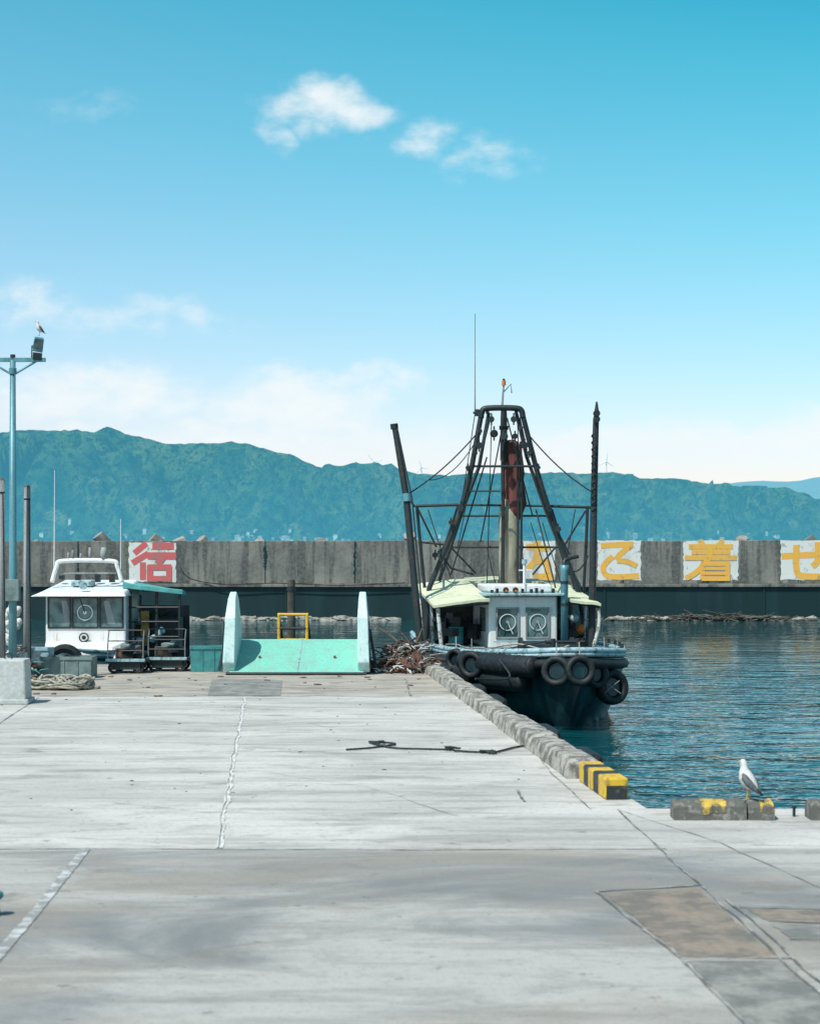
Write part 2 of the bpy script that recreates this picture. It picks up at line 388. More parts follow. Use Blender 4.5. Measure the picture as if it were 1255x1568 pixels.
def chars(name,u0,u1,v0,v1,strokes,mt,panel=True):
    x0,x1,z0,z1=bx(u0),bx(u1),bz(v1),bz(v0)
    if panel: 
        n_=14; P=[]
        for k in range(n_): P.append((x0+(x1-x0)*k/n_,BY-.006,z0+U(0,.08)))
        for k in range(n_): P.append((x1+U(-.06,.02),BY-.006,z0+(z1-z0)*k/n_))
        for k in range(n_): P.append((x1+(x0-x1)*k/n_,BY-.006,z1-U(0,.05)))
        for k in range(n_): P.append((x0+U(-.02,.06),BY-.006,z1+(z0-z1)*k/n_))
        g.add(name+'_panel','pw',sheet(P))
    q=0
    for st in strokes:
        w_=st[0]*(x1-x0); pts=[Vector((x0+a*(x1-x0),0,z0+b_*(z1-z0))) for a,b_ in st[1]]
        if len(pts)>2: pts=curve(pts,4)
        y=BY-.012-.004*q; q+=1; V=[];Fc=[]
        for i,p in enumerate(pts):
            t=(pts[min(i+1,len(pts)-1)]-pts[max(i-1,0)]).normalized(); nn=Vector((-t.z,0,t.x))*w_/2
            V+=[Vector((p.x,y,p.z))+nn,Vector((p.x,y,p.z))-nn]
        for i in range(len(pts)-1): Fc.append((2*i,2*i+1,2*i+3,2*i+2))
        g.add(name+'_strokes',mt,(V,Fc))
chars('letter_a',197,270,830,892,[(.13,[(.38,.97),(.12,.72)]),(.13,[(.42,.72),(.08,.48)]),(.15,[(.5,.9),(.95,.9)]),(.15,[(.4,.66),(1,.66)]),(.14,[(.76,.66),(.6,.46)]),(.12,[(.3,.5),(.3,.08)]),(.13,[(.45,.42),(.45,.05)]),(.12,[(.4,.38),(.9,.38)]),(.12,[(.85,.42),(.85,.05)]),(.11,[(.4,.1),(.9,.1)])],'pr')
chars('letter_b',800,850,828,890,[(.2,[(.1,.85),(.8,.8)]),(.2,[(.45,1),(.4,.55),(.15,.3)]),(.2,[(.4,.5),(.75,.45),(.75,.2)]),(.2,[(.3,.12),(.95,.1)])],'po')
chars('letter_c',914,981,827,889,[(.13,[(.08,.86),(.82,.9)]),(.13,[(.8,.9),(.55,.68),(.42,.52)]),(.13,[(.35,.6),(.14,.36),(.2,.14),(.5,.09),(.95,.12)]),(.12,[(.45,.5),(.7,.46),(.9,.36)])],'po')
chars('letter_d',1045,1130,827,889,[(.09,[(.3,1),(.38,.85)]),(.09,[(.72,1),(.62,.85)]),(.09,[(.1,.84),(.9,.84)]),(.085,[(.15,.7),(.85,.7)]),(.09,[(.03,.56),(.97,.56)]),(.1,[(.5,.84),(.46,.56),(.25,.22),(.05,.06)]),(.085,[(.35,.44),(.35,.03)]),(.085,[(.32,.42),(.84,.42)]),(.085,[(.8,.44),(.8,.03)]),(.06,[(.33,.3),(.8,.3)]),(.06,[(.33,.18),(.8,.18)]),(.085,[(.33,.05),(.84,.05)])],'po')
chars('letter_e',1194,1275,827,889,[(.12,[(.02,.6),(.98,.66)]),(.12,[(.7,.95),(.7,.5),(.6,.35)]),(.12,[(.3,.88),(.3,.3),(.4,.12),(.9,.1)])],'po')
chars('letter_f',1345,1425,827,889,[(.13,[(.1,.8),(.9,.8)]),(.13,[(.5,.98),(.5,.3),(.3,.1)]),(.13,[(.1,.45),(.9,.5)])],'po')
g.add('hose','black',tube(curve([W(276,868,96.6),W(292,886,96.5),W(345,895,96.3),W(420,893,96.3),W(520,896,96.3),(bx(620),96.3,1.1)],5),.03,5),True)
g.done()
g=G('wave_dissipating_blocks')
for i in range(46):
    xx=-68+i*3.1+U(-1,1); c=Vector((xx,BY+3.2+U(-.3,1.2),2.1+U(-.5,.8)))
    rm=Matrix.Rotation(U(0,6),3,'Z')@Matrix.Rotation(U(0,6),3,'X')
    for d in ((1,1,1),(-1,-1,1),(-1,1,-1),(1,-1,-1)):
        dv=rm@Vector(d).normalized(); g.add('b','bwt',tube([c,c+dv*1.25],[.5,.36],8))
g.done()
g=G('shoreline_rubble')
for i in range(140):
    u=random.choice([U(290,600),U(290,600),U(930,1010),U(930,1250),U(-200,300),U(1000,1700)])
    s=U(.1,.3)
    g.add('r','rubble' ,blob((bx(u),BY-.6-U(0,.5),WZ+U(-.03,.08)),(s*2,s,s*.7),.35,2,8,6))
g.done()
g=G('driftwood_heap')
for i in range(150):
    u=random.gauss(1085,75); h_=max(0,1-abs(u-1085)/130)*.5*(.5+noise.noise(Vector((u*.03,0,0))))
    c=Vector((bx(u),BY-1.3-U(0,.8),WZ+U(.0,.08)+R()*h_)); a=random.gauss(0,.35); d=Vector((math.cos(a),U(-.4,.4),math.sin(a)*.6))*U(.2,1.0)
    g.add('d','dwood',tube([c-d,c+d*.1+Vector((0,0,U(-.1,.1))),c+d],[U(.02,.06),.04,.02],5))
g.done()

# ------------------------------------------------------------ quay
m,nt,b=newmat('quay_concrete'); tc=nd(nt,'ShaderNodeTexCoord').outputs['Object']
sp=nd(nt,'ShaderNodeSeparateXYZ'); nt.links.new(tc,sp.inputs[0])
wob=noi(nt,tc,.8,3); yw=mth(nt,'ADD',sp.outputs[1],mth(nt,'MULTIPLY',mth(nt,'SUBTRACT',wob,.5),.3))
near=rng(nt,yw,13.5,13.8,1,0); far=rng(nt,yw,28.9,29.5)
big=noi(nt,mapv(nt,tc,(.4,.8,1)),.7,6,.6,.6); med=noi(nt,mapv(nt,tc,(.45,1.3,1)),2.1,8,.7,.5); fin=noi(nt,tc,13,5,.75); spk=noi(nt,tc,55,2,.6); wide=noi(nt,mapv(nt,tc,(.5,.9,1),(3,7,0)),.5,6,.6,.8)
strk=noi(nt,mapv(nt,tc,(.25,2.2,1),(0,0,0),(0,0,.08)),1.6,6,.65)
base=mixc(nt,rng(nt,big,.35,.65),(.57,.55,.51),(.43,.42,.395))
nearc=mixc(nt,rng(nt,wide,.4,.6),(.42,.41,.38),(.19,.2,.2))
nearc=mixc(nt,rng(nt,big,.48,.62,0,.75),nearc,(.3,.27,.23))
farc=mixc(nt,rng(nt,med,.4,.65),(.43,.39,.33),(.25,.225,.19))
c=mixc(nt,near,base,nearc); c=mixc(nt,far,c,farc)
c=mixc(nt,rng(nt,med,.48,.66,0,.5),c,(.22,.215,.2))
c=mixc(nt,rng(nt,strk,.5,.64,0,.42),c,(.22,.215,.2))
c=mixc(nt,rng(nt,fin,.5,.72,0,.45),c,(.2,.195,.18))
c=mixc(nt,rng(nt,spk,.6,.72,0,.5),c,(.1,.1,.095))
pit=noi(nt,tc,4.5,4,.7); c=mixc(nt,rng(nt,pit,.63,.69,0,.6),c,(.15,.145,.13))
st2=noi(nt,mapv(nt,tc,(1,1.6,1),(9,2,0)),.9,5,.6,.8); c=mixc(nt,rng(nt,st2,.59,.68,0,.5),c,(.19,.175,.155))
nt.links.new(c,b.inputs['Base Color']); b.inputs['Roughness'].default_value=.88; b.inputs['Specular IOR Level'].default_value=.3
setbump(nt,b,mth(nt,'ADD',fin,mth(nt,'MULTIPLY',med,.5)),.6,.015); M['quay']=m
M['qside']=mat('quay_side',(.12,.12,.11),(.03,.04,.04),.9,1.5,bump=.6,bd=.05,streak=True)
M['crack']=mat('dark_joint',(.12,.12,.115),(.34,.33,.31),.95,2.5,.43,.57,bump=0)
M['pale']=mat('pale_joint_filler',(.66,.66,.64),(.45,.44,.42),.9,4,.45,.6,bump=0)
M['pline']=mat('worn_white_line',(.56,.57,.56),(.27,.27,.26),.8,6,.38,.56,bump=0)
M['brown']=mat('brown_patch',(.29,.235,.185),(.17,.155,.135),.9,3,.4,.6,bump=.6)
M['greyp']=mat('grey_patch',(.3,.295,.265),(.17,.175,.16),.9,3,.4,.6,bump=.6)
PE=38.2
plan=[(-60,-30),(45,-30),(45,15.5),(2.2,15.9),(0.42,PE),(-60,PE)]
g=G('quay_ground')
g.add('concrete_surface','quay',sheet([(x,y,0) for x,y in plan]))
for a,b_ in zip(plan,plan[1:]+plan[:1]):
    g.add('quay_wall','qside',sheet([(a[0],a[1],-.002),(b_[0],b_[1],-.002),(b_[0],b_[1],-4),(a[0],a[1],-4)]))
P=gp
def J(pts,w=.014,z=.004,wob=.02): g.add('joints','crack',gline([P(*p) for p in pts],w,z,.7,wob,.12))
J([(-40,1301),(140,1300),(640,1302),(1020,1300)],.018,.004,.01)
J([(60,1066),(370,1066),(700,1068),(745,1075)],.03); J([(-200,1152),(600,1150),(850,1156)],.012)
g.add('pale_crack','pale',gline([P(333,1299),P(345,1232),P(358,1165),P(368,1110),P(374,1068)],.045,.006,.5,.03,.15))
J([(331,1299),(343,1232),(356,1165),(366,1110),(372,1068)],.009,.009,.035)
g.add('painted_line','pline',gline([P(-60,1535),P(5,1455),P(70,1378),P(132,1301)],.075,.006,.12,.004,.05))
J([(0,1108),(60,1068)],.02,.006)
J([(912,1366),(1075,1356)],.022,.008); J([(912,1366),(1040,1468),(1150,1580)],.018,.009)
J([(945,1240),(1080,1365),(1260,1530)],.014,.010); J([(1040,1468),(1210,1468)],.018,.011)
J([(1110,1378),(1215,1470),(1300,1545)],.014,.012); J([(1130,1390),(1400,1395)],.022,.013)
J([(1170,1412),(1400,1420)],.016,.014); J([(1205,1440),(1400,1450)],.014,.015)
J([(745,1075),(800,1130),(850,1190),(905,1240)],.012,.005); J([(945,1240),(1100,1290),(1300,1380)],.008,.006)
J([(620,1040),(628,1066)],.03,.008); J([(790,1210),(803,1228)],.022,.008); J([(480,1110),(530,1118)],.01,.007); J([(180,1230),(330,1246)],.007,.007,.05); J([(380,1180),(560,1205),(700,1250)],.006,.007,.06)
def gs(pts,z):
    Q=[P(*p) for p in pts]; o=[]
    for a,b_ in zip(Q,Q[1:]+Q[:1]):
        n_=max(2,int(math.dist(a,b_)/.08))
        for i in range(n_): t=i/n_; o.append((a[0]+(b_[0]-a[0])*t+U(-.012,.012),a[1]+(b_[1]-a[1])*t+U(-.012,.012),z))
    return sheet(o)
g.add('brown_patch','brown',gs([(925,1369),(1066,1361),(1188,1466),(1045,1466)],.004))
g.add('brown_patch_b','brown',gs([(1140,1391),(1400,1398),(1400,1417),(1175,1411)],.004))
g.add('grey_patch','greyp',gs([(1052,1472),(1200,1472),(1330,1590),(1165,1590)],.004))
g.add('grey_patch_b','greyp',gs([(325,1040),(432,1042),(430,1066),(318,1065)],.004))
g.add('grey_patch_c','greyp',gs([(1180,1415),(1400,1422),(1400,1448),(1208,1438)],.0045))
for i in range(110):
    yy_=U(15,36); xx=U(-9,2.0-(yy_-15)*.09); s=U(.004,.01)*(1+yy_/30)
    g.add('crumbs','kerbdark',blob((xx,yy_,s*.3),(s*U(1,2),s,s*.5),.3,2,6,4))
for i in range(26):
    yy_=U(29,36.5); xx=U(-7,.3); s=U(.03,.08); g.add('litter','wood',blob((xx,yy_,.01),(s,s,s*.25),.5,3,6,4))
g.done()
def edge(t): return Vector((2.2,15.9,0)).lerp(Vector((.42,PE,0)),t)
ed=(edge(1)-edge(0)).normalized(); en=Vector((ed.y,-ed.x,0)); rz=math.atan2(ed.y,ed.x)
g=G('quay_kerb')
y=2.2; T=(edge(1)-edge(0)).length
while y<T-.5:
    L=U(1.8,3.4); L=min(L,T-y-.1); n_=int(L/.12)+2; rings=[]; h0=U(.16,.21); w0=U(-.02,.02)
    for k in range(n_+1):
        s=y+L*k/n_; c=edge(0)+ed*s; hh=h0+noise.noise(Vector((s*.9,1,0)))*.03; ww=.17+w0
        if k in(0,n_): hh*=.82; ww*=.93
        pr=[(-ww-.02,0.002),(-ww-.005,hh*.55),(-ww*.9,hh*.93),(-ww*.5,hh),(ww*.1,hh*1.0),(ww*.7,hh*.96),(ww,hh*.8),(ww+.01,hh*.3),(ww,-.3)]
        chip=max(0,noise.noise(Vector((s*1.9,4,9)))-.25)*.25
        rings.append([c-en*.17+en*(a+noise.noise(Vector((s*2.,a*5,0)))*.018)+Vector((0,0,b_+((noise.noise(Vector((s*2.2,a*6,3)))*.018-(chip if a>0 else 0)) if b_>.1 else 0))) for a,b_ in pr])
    g.add('kerb_blocks','kerb',loft(rings))
    if R()<.75:
        c=edge(0)+ed*(y+L*.5)+en*.1; g.add('rubber_fenders','black',box(c+Vector((0,0,-.03)),(L*.35,.2,.36),rz),bevel=.05)
    y+=L+U(.02,.08)
g.done()
g=G('striped_kerb_block',edge(0)+ed*1.2)
seg=[('yellow',.36),('blackp',.27),('yellow',.27),('blackp',.25),('yellow',.25)]; y=.6
for i,(mm,L) in enumerate(seg):
    c=edge(0)+ed*(y+L/2)-en*.16; g.add('band_%d'%(i+1),mm,box(c+Vector((0,0,.105)),(L-.003,.23,.21),rz),bevel=.018); y+=L
c=edge(0)+ed*.597-en*.16; g.add('end_black_band','blackp',box(c+Vector((0,0,.07)),(.008,.2,.13),rz))
g.done()
def kerbb(u0,u1,yw_,bands,rot=0):
    x0=(u0-627.5)*15.55/F; x1=(u1-627.5)*15.55/F
    g=G('worn_kerb_block',((x0+x1)/2,15.3,0)); n_=26; rings=[]
    def nz(x,a,b_): return noise.noise(Vector((x*9,a*9,6)))*.03 if b_>.03 else 0
    sec=((-.13,.001),(-.125,.06),(-.12,.12),(-.09,.155),(-.02,.16),(.05,.165),(.1,.15),(.12,.001))
    for k in range(n_+1):
        x=x0+(x1-x0)*k/n_; rings.append([(x,15.3+a+noise.noise(Vector((x*9,a*9,2)))*.02,b_*(.9 if k in(0,n_) else 1)+nz(x,a,b_)) for a,b_ in sec])
    g.add('concrete','kerbdark',loft(rings))
    for i,(a,b2) in enumerate(bands):
        n2=8; rr=[]
        for k in range(n2+1):
            x=x0+(x1-x0)*(a+(b2-a)*k/n2)
            rr.append([(x,15.3+p_+noise.noise(Vector((x*9,p_*9,2)))*.02-.004,q_+.004+nz(x,p_,q_)) for p_,q_ in sec[1:6]])
        g.add('yellow_band_%d'%(i+1),'yellowworn',loft(rr,False,False))
    g.done()
M['yellowworn']=mat('worn_yellow_paint',(.6,.4,.06),(.12,.11,.09),.7,9,.44,.56)
kerbb(1022,1130,0,[(.38,.72)]); kerbb(1133,1172,0,[(.45,.95)]); kerbb(1226,1330,0,[(.5,.8)]); kerbb(1345,1450,0,[(.2,.5)]); kerbb(1465,1560,0,[])
x=(1213-627.5)*15.45/F; g=G('mooring_pin',(x,15.4,0)); g.add('shaft','dsteel',tube([(x,15.4,0),(x,15.4,.08)],.014,10)); g.add('head','dsteel',tube([(x,15.4,.08),(x,15.4,.1)],[.022,.018],10)); g.done()

def gull(loc,k,yaw,name='seagull'):
    g=G(name,loc); Rm=Matrix.Rotation(yaw,3,'Z'); L=Vector(loc)
    def T(p): return L+Rm@(Vector(p)*k)
    def tt(pts,r,n=12,fl=1.): return tube([T(p) for p in pts],[q*k for q in r],n,fl)
    g.add('body','gwhite',tt([(.11,0,.12),(.08,0,.135),(.04,0,.16),(0,0,.195),(-.03,0,.245),(-.045,0,.295),(-.05,0,.33),(-.052,0,.356),(-.058,0,.38),(-.07,0,.398),(-.09,0,.402)],[.014,.04,.066,.08,.076,.056,.04,.035,.037,.032,.012]),True)
    for s in(-1,1):
        g.add('wing_%s'%('left' if s<0 else 'right'),'ggrey',tt([(-.025,s*.05,.275),(0,s*.064,.235),(.045,s*.056,.18),(.095,s*.034,.125),(.14,s*.012,.08)],[.018,.042,.045,.03,.008],10,.8),True)
        g.add('leg_%s'%('left' if s<0 else 'right'),'gyel',tt([(.0,s*.028,.14),(.008,s*.028,.07),(-.002,s*.028,.006)],[.009,.006,.006],6))
        for a in(-.5,0,.5): g.add('feet','gyel',tt([(0,s*.028,.005),(-.04*math.cos(a),s*.028+.04*math.sin(a),.004)],[.005,.003],5))
    g.add('tail','gblack',tt([(.1,0,.115),(.14,0,.085),(.17,0,.06)],[.024,.024,.014],8,.5),True)
    g.add('beak','gyel',tt([(-.084,0,.396),(-.11,0,.392),(-.13,0,.382)],[.012,.009,.003],8),True)
    g.add('eyes','gblack',blob(T((-.073,.029,.402)),(.004*k,)*3,0)); g.add('eyes','gblack',blob(T((-.073,-.029,.402)),(.004*k,)*3,0))
    g.done()
gull(((1144-627.5)*15.32/F,15.3,.165),.86,math.radians(-42))

g=G('mooring_rope')
pts=[P(530,1150),P(570,1147),P(605,1141),P(565,1138),P(600,1147),P(650,1149),P(690,1150),P(700,1152),P(740,1154),P(757,1154),P(790,1146),P(830,1140),P(862,1136)]
g.add('rope','rope',tube(curve([(x,y,.018) for x,y in pts],8),.013,6),True)
for u,v in((577,1141),(692,1150),(746,1154)):
    x,y=P(u,v); g.add('knots','rope',tube(curve([(x+U(-.1,.1),y+U(-.15,.15),.02+U(0,.03)) for _ in range(7)],5),.013,6),True)
g.done()
x=P(-9,1402)[0]; yb=P(0,1402)[1]
g=G('teal_bollard',(x,yb,0)); g.add('post','teal',tube([(x,yb,0),(x,yb,.05),(x,yb,.11)],[.05,.035,.035],16),True); g.add('cap','teal',tube([(x,yb,.11),(x,yb,.125),(x,yb,.15),(x,yb,.16)],[.05,.062,.058,.03],16),True); g.done()

# ------------------------------------------------------------ loading ramp
d=34.6
g=G('loading_ramp',W(455,1036,d))
def rp(u,v,dd=d): return W(u,v,dd)
a0=rp(350,1036); a1=rp(557,1036); b0=Vector((rp(355,0).x,36.2,.66)); b1=Vector((rp(553,0).x,36.2,.66))
a0.z=a1.z=.03
th=Vector((0,.03,-.07))
g.add('deck_plate','mint',hexa([a0+th,a1+th,b1+th,b0+th,a0,a1,b1,b0]),bevel=.01)
for i,(l,side) in enumerate(((-1,353),(1,553))):
    p=Vector((rp(side,0).x,0,0))
    out=[(34.75,.05),(34.62,.25),(34.75,1.15),(35.0,1.55),(35.3,1.68),(35.6,1.55),(36.0,1.0),(36.3,.3),(36.3,.05)]
    t=.12; dx=l*.05; V=[];n_=len(out)
    for sgn in(-1,1):
        for yy_,zz in out:
            k=(zz)/1.7; V.append(Vector((p.x+dx+sgn*t*(1-.45*max(0,k-.6)/.4)- l*.04*k,yy_,zz)))
    fs=[tuple(range(n_)),tuple(range(2*n_-1,n_-1,-1))]+[(i_,(i_+1)%n_,(i_+1)%n_+n_,i_+n_) for i_ in range(n_)]
    nm='left' if l<0 else 'right'
    g.add('side_wing_%s'%nm,'mintw',(V,fs),bevel=.02)
    g.add('wing_edge_%s'%nm,'dsteel',tube([(p.x+dx+l*(t+.01),34.66,.1),(p.x+dx+l*(t-.02),34.72,1.1)],.012,6))
    g.add('wing_brace','dsteel',tube([(p.x+l*.3,35.2,.05),(p.x+l*.15,35.4,.9)],.03,6))
g.add('seam','lblue',box(((a0.x+a1.x)/2+.02,35.4,.352),(.02,1.72,.01),rx=math.atan2(.63,1.6)))
for q in(-.8,.75): g.add('lashing_eyes','wood',box(((a0.x+a1.x)/2+q,35.3,.335),(.05,.05,.04)))
g.add('hinge_bar','dsteel',tube([a0+Vector((-.05,-.02,0)),a1+Vector((.05,-.02,0))],.03,8))
for q in(-.9,.9): g.add('support_legs','dsteel',tube([((a0.x+a1.x)/2+q,36.1,0),((a0.x+a1.x)/2+q,36.1,.57)],.04,8))
g.done()
d=38.; g=G('yellow_ladder_frame',W(448,1010,d))
for u in(427,470): g.add('upright','yellow',tube([Vector((W(u,0,d).x,d,-.6)),W(u,941,d)],.035,8))
for v in(941,962,980): g.add('rung_%d'%v,'yellow' if v!=962 else 'dsteel',tube([W(425,v,d),W(472,v,d)],.033,8))
for u in(427,470): g.add('brace','dsteel',tube([W(u,941,d),W(u+2,941,d)+Vector((0,.6,-.6))],.03,8))
g.done()
d=52; g=G('mooring_pile',W(446,940,d)); c=W(446,888,d); g.add('pile','dwood',tube([(c.x,d,-3),(c.x,d,1.4),(c.x,d,c.z)],[.13,.12,.11],12)); g.add('iron_band','dsteel',tube([(c.x,d,c.z-.35),(c.x,d,c.z-.2)],.13,12)); g.done()

# ------------------------------------------------------------ debris
def heap(name,u,v,wd,n,mats,h,seedy,dep=.8):
    x,y=P(u,v); g=G(name,(x,y,0))
    for i in range(n):
        dx=max(-1,min(1,random.gauss(0,.45))); dy=max(-1,min(1,random.gauss(0,.45))); hh=h*(1-dx*dx)*(1-dy*dy)
        c=Vector((x+dx*wd,y+dy*dep,R()*hh+.02)); a=U(0,6.28); dr=Vector((math.cos(a),math.sin(a),U(-.25,.5)))*U(.1,.38)
        e=c+dr; e.z=max(e.z,.01)
        mm=random.choice(mats); g.add('pieces_'+mm,mm,tube([c,c.lerp(e,.5)+Vector((U(-.04,.04),U(-.04,.04),U(-.03,.05))),e],[U(.01,.03),U(.01,.025),.006],5))
    return g
g=heap('net_and_driftwood_pile',622,1028,.75,480,['wood','net','wood','prope','dwood','lconc'],.62,0)
x,y=P(622,1028)
for i in range(14): g.add('net_lumps','net',blob((x+random.gauss(0,.3),y+random.gauss(0,.3),.12),(U(.1,.28),U(.1,.25),U(.06,.25)),.5,3))
for i in range(5): g.add('teal_net','teal',tube(curve([(x+.2+U(-.3,.3),y-.3+U(-.3,.3),U(.03,.25)) for _ in range(7)],5),.012,5))
for a,b_ in(((x+.1,y,.3),(x-.75,y+.3,1.0)),((x,y,.3),(x+.35,y+.2,.95)),((x+.2,y+.1,.2),(x-.2,y+.2,.9))):
    a=Vector(a);b_=Vector(b_); g.add('branches','wood',tube(curve([a,a.lerp(b_,.5)+Vector((.06,0,.04)),b_],4),[.03-.0027*i for i in range(9)],5))
g.done()

# ------------------------------------------------------------ left clutter
x0,y0=P(16,1079)
g=G('concrete_weight_block',(x0-.1,y0+.3,0))
g.add('block','lconc',box((x0-.1,y0+.32,.37),(.66,.6,.7),.05,taper=.93),bevel=.03)
g.add('foot','lconc',box((x0-.1,y0+.32,.04),(.74,.66,.08),.05),bevel=.015)
g.add('lifting_eye','dsteel',lathe((x0-.1,y0+.3,.75),(0,1,0),[(.05,-.01),(.07,-.01),(.07,.01),(.05,.01)]))
g.done()
x0,y0=P(92,1056); g=G('rope_pile',(x0,y0,0))
for i in range(11):
    cx=x0+random.gauss(0,.28); rr=U(.18,.4); pts=[]
    for k in range(22):
        a=k*.6; pts.append((cx+math.cos(a)*rr*(1+U(-.1,.1))*1.2,y0+.1+math.sin(a)*rr,max(.02,.04+.2*R()*(1 if k<15 else .3))))
    g.add('coil_%d'%i,'prope',tube(curve(pts,4),.022,6),True)
g.add('loose_end','prope',tube(curve([(x0-.5,y0+.1,.02),(x0-.3,y0-.05,.02),(x0+.2,y0+.0,.02),(x0+.62,y0+.05,.02),(x0+.66,y0+.3,.02)],6),.022,6),True)
g.done()
def crate(name,u0,u1,v0,v1,d,mm,dep=.6):
    z0=max(0,W(0,v1,d).z); z1=W(0,v0,d).z; xa=W(u0,0,d).x; xb=W(u1,0,d).x; t=.04
    g=G(name,((xa+xb)/2,d,z0))
    g.add('front','%s'%mm,box2((xa,d,z0),(xb,d+t,z1)),bevel=.01); g.add('back',mm,box2((xa,d+dep,z0),(xb,d+dep+t,z1)))
    g.add('side_left',mm,box2((xa,d+t,z0),(xa+t,d+dep,z1-.003))); g.add('side_right',mm,box2((xb-t,d+t,z0),(xb,d+dep,z1-.003)))
    g.add('floor',mm,box2((xa+t,d+t,z0+.02),(xb-t,d+dep,z0+.05)))
    g.add('rim',mm,box2((xa-.02,d-.02,z1-.06),(xb+.02,d-.002,z1+.005)),bevel=.005)
    n_=max(2,int((xb-xa)/.22))
    for i in range(1,n_): g.add('ribs',mm,box2((xa+(xb-xa)*i/n_-.012,d-.015,z0+.01),(xa+(xb-xa)*i/n_+.012,d-.002,z1-.07)))
    return g
g=crate('grey_fish_box',56,140,1006,1040,33.6,'greyb'); g.done()
g=crate('teal_plastic_tub',292,346,990,1029,35.6,'teal'); g.done()
g=crate('blue_fish_crate',33,76,992,1012,33.9,'lblue',.4); g.done()
g=heap('tangled_net_pile',22,1040,.5,160,['prope','net','teal','wood'],.6,0,.4)
x,y=P(22,1040)
for i in range(8): g.add('lumps','lconc',blob((x+U(-.35,.35),y+U(-.2,.3),U(.1,.5)),(U(.08,.2),.15,U(.08,.15)),.5,3))
g.done()
g=G('hanging_floats',W(16,940,34))
for i in range(18): g.add('floats','gwhite',blob(W(U(8,30),U(915,985),33.6+U(-.1,.1)),(.07,.07,.08),.1),True)
g.add('line','rope',tube([W(20,900,33.6),W(18,990,33.6)],.012,5))
g.done()
d=33.; g=G('floodlight_pole',(W(20,0,d).x,d,0)); lx=W(20,0,d).x
def q(u,v,dd=d): return W(u,v,dd)
g.add('pole','bluepole',tube([(lx,d,0),(lx,d,2.0),(lx,d,q(0,552).z)],[.085,.075,.055],16),True)
g.add('base_plate','bluepole',box((lx,d,.02),(.34,.34,.04))); g.add('junction_box','greyb',box((lx+.02,d-.12,1.75),(.28,.16,.42)),bevel=.01)
g.add('cross_arm','bluepole',box2((q(-28,0).x,d-.035,q(0,554).z),(q(70,0).x,d+.035,q(0,548).z)))
for s in(-1,1): g.add('arm_brace','bluepole',tube([(lx+s*.05,d,q(0,572).z),(lx+s*.46,d,q(0,553).z)],.022,8))
g.add('collar','bluepole',tube([(lx,d,q(0,573).z),(lx,d,q(0,564).z)],.075,12)); g.add('cap','dsteel',tube([(lx,d,q(0,548).z),(lx,d,q(0,543).z)],.05,12))
for u0 in (59,-22):
    c=q(u0,533); 
    g.add('lamp_head','bluepole',box(c+Vector((0,0,.07)),(.2,.2,.27),.3,.25,.15,.85),bevel=.015)
    g.add('lamp_head_lower','dsteel',box(c+Vector((-.02,0,-.16)),(.17,.16,.14),.3,.1,.1),bevel=.01)
    g.add('lamp_glass','glass',box(c+Vector((.02,-.115,.06)),(.16,.012,.19),.3,.25,.15))
    g.add('lamp_bracket','dsteel',tube([c+Vector((-.12,0,.05)),c+Vector((-.13,0,-.2)),c+Vector((.08,0,-.22))],.014,6))
g.done()
c=q(61,514); gull((c.x,c.y,c.z-.0),.68,math.radians(20))
for u,vt,d,r0 in((42,746,33.4,.08),(1,735,31.5,.1)):
    x=W(u,0,d).x; zt=W(0,vt,d).z; g=G('utility_pole',(x,d,0))
    g.add('shaft','pole',tube([(x,d,0),(x,d,zt*.5),(x,d,zt)],[r0,r0*.9,r0*.78],16),True)
    g.add('band','dsteel',tube([(x,d,zt-.25),(x,d,zt-.22)],r0*.84,16)); g.add('cap','wood',tube([(x,d,zt),(x,d,zt+.04)],[r0*.8,r0*.5],16))
    g.add('cable','rope',tube([(x+r0*.7,d-r0,zt-.25),(x+r0,d-r0,1.2),(x+r0*1.1,d-r0,0)],.012,5)); g.done()
def cart(u0,u1,vd,d,seed):
    xa=W(u0,0,d).x; xb=W(u1,0,d).x; g=G('handcart',((xa+xb)/2,d,0)); z=.27
    g.add('deck','dsteel',box2((xa,d,z-.05),(xb,d+.9,z)),bevel=.01)
    g.add('side_rail','lblue',box2((xa,d-.01,z-.02),(xb,d+.0-.002,z+.04)))
    for x in(xa+.15,xb-.15):
        for yy_ in(d+.1,d+.8): g.add('wheels','black',tyre((x,yy_,.12),(0,1,0),.12,.08)); g.add('hubs','greyb',disc((x,yy_,.12),(0,1,0),.05,.05))
    g.add('axle_box','dsteel',box2((xa+.1,d+.05,.08),(xb-.1,d+.85,z-.053)))
    for x in(xa+.04,xb-.04):
        g.add('handles','pole',tube(curve([(x,d+.05,z),(x,d+.04,z+.35),(x+.02,d+.05,z+.62)],4),.014,6))
    for zz in(.2,.4,.62): g.add('handle_bars','pole' if zz>.5 else 'dsteel',tube([(xa+.04,d+.05,z+zz),(xb-.04,d+.05,z+zz)],.014,6))
    g.add('load','wood',box((xa+.3,d+.45,z+.12),(.35,.4,.22),.2),bevel=.02); g.add('load_net','dsteel',blob((xb-.28,d+.45,z+.13),(.22,.25,.2),.4,3)); g.add('load_tub','greyb',box(((xa+xb)/2,d+.6,z+.16),(.3,.3,.3),-.1,taper=1.1),bevel=.02)
    g.done()
cart(162,222,0,35.0,1); cart(224,286,0,35.6,2)

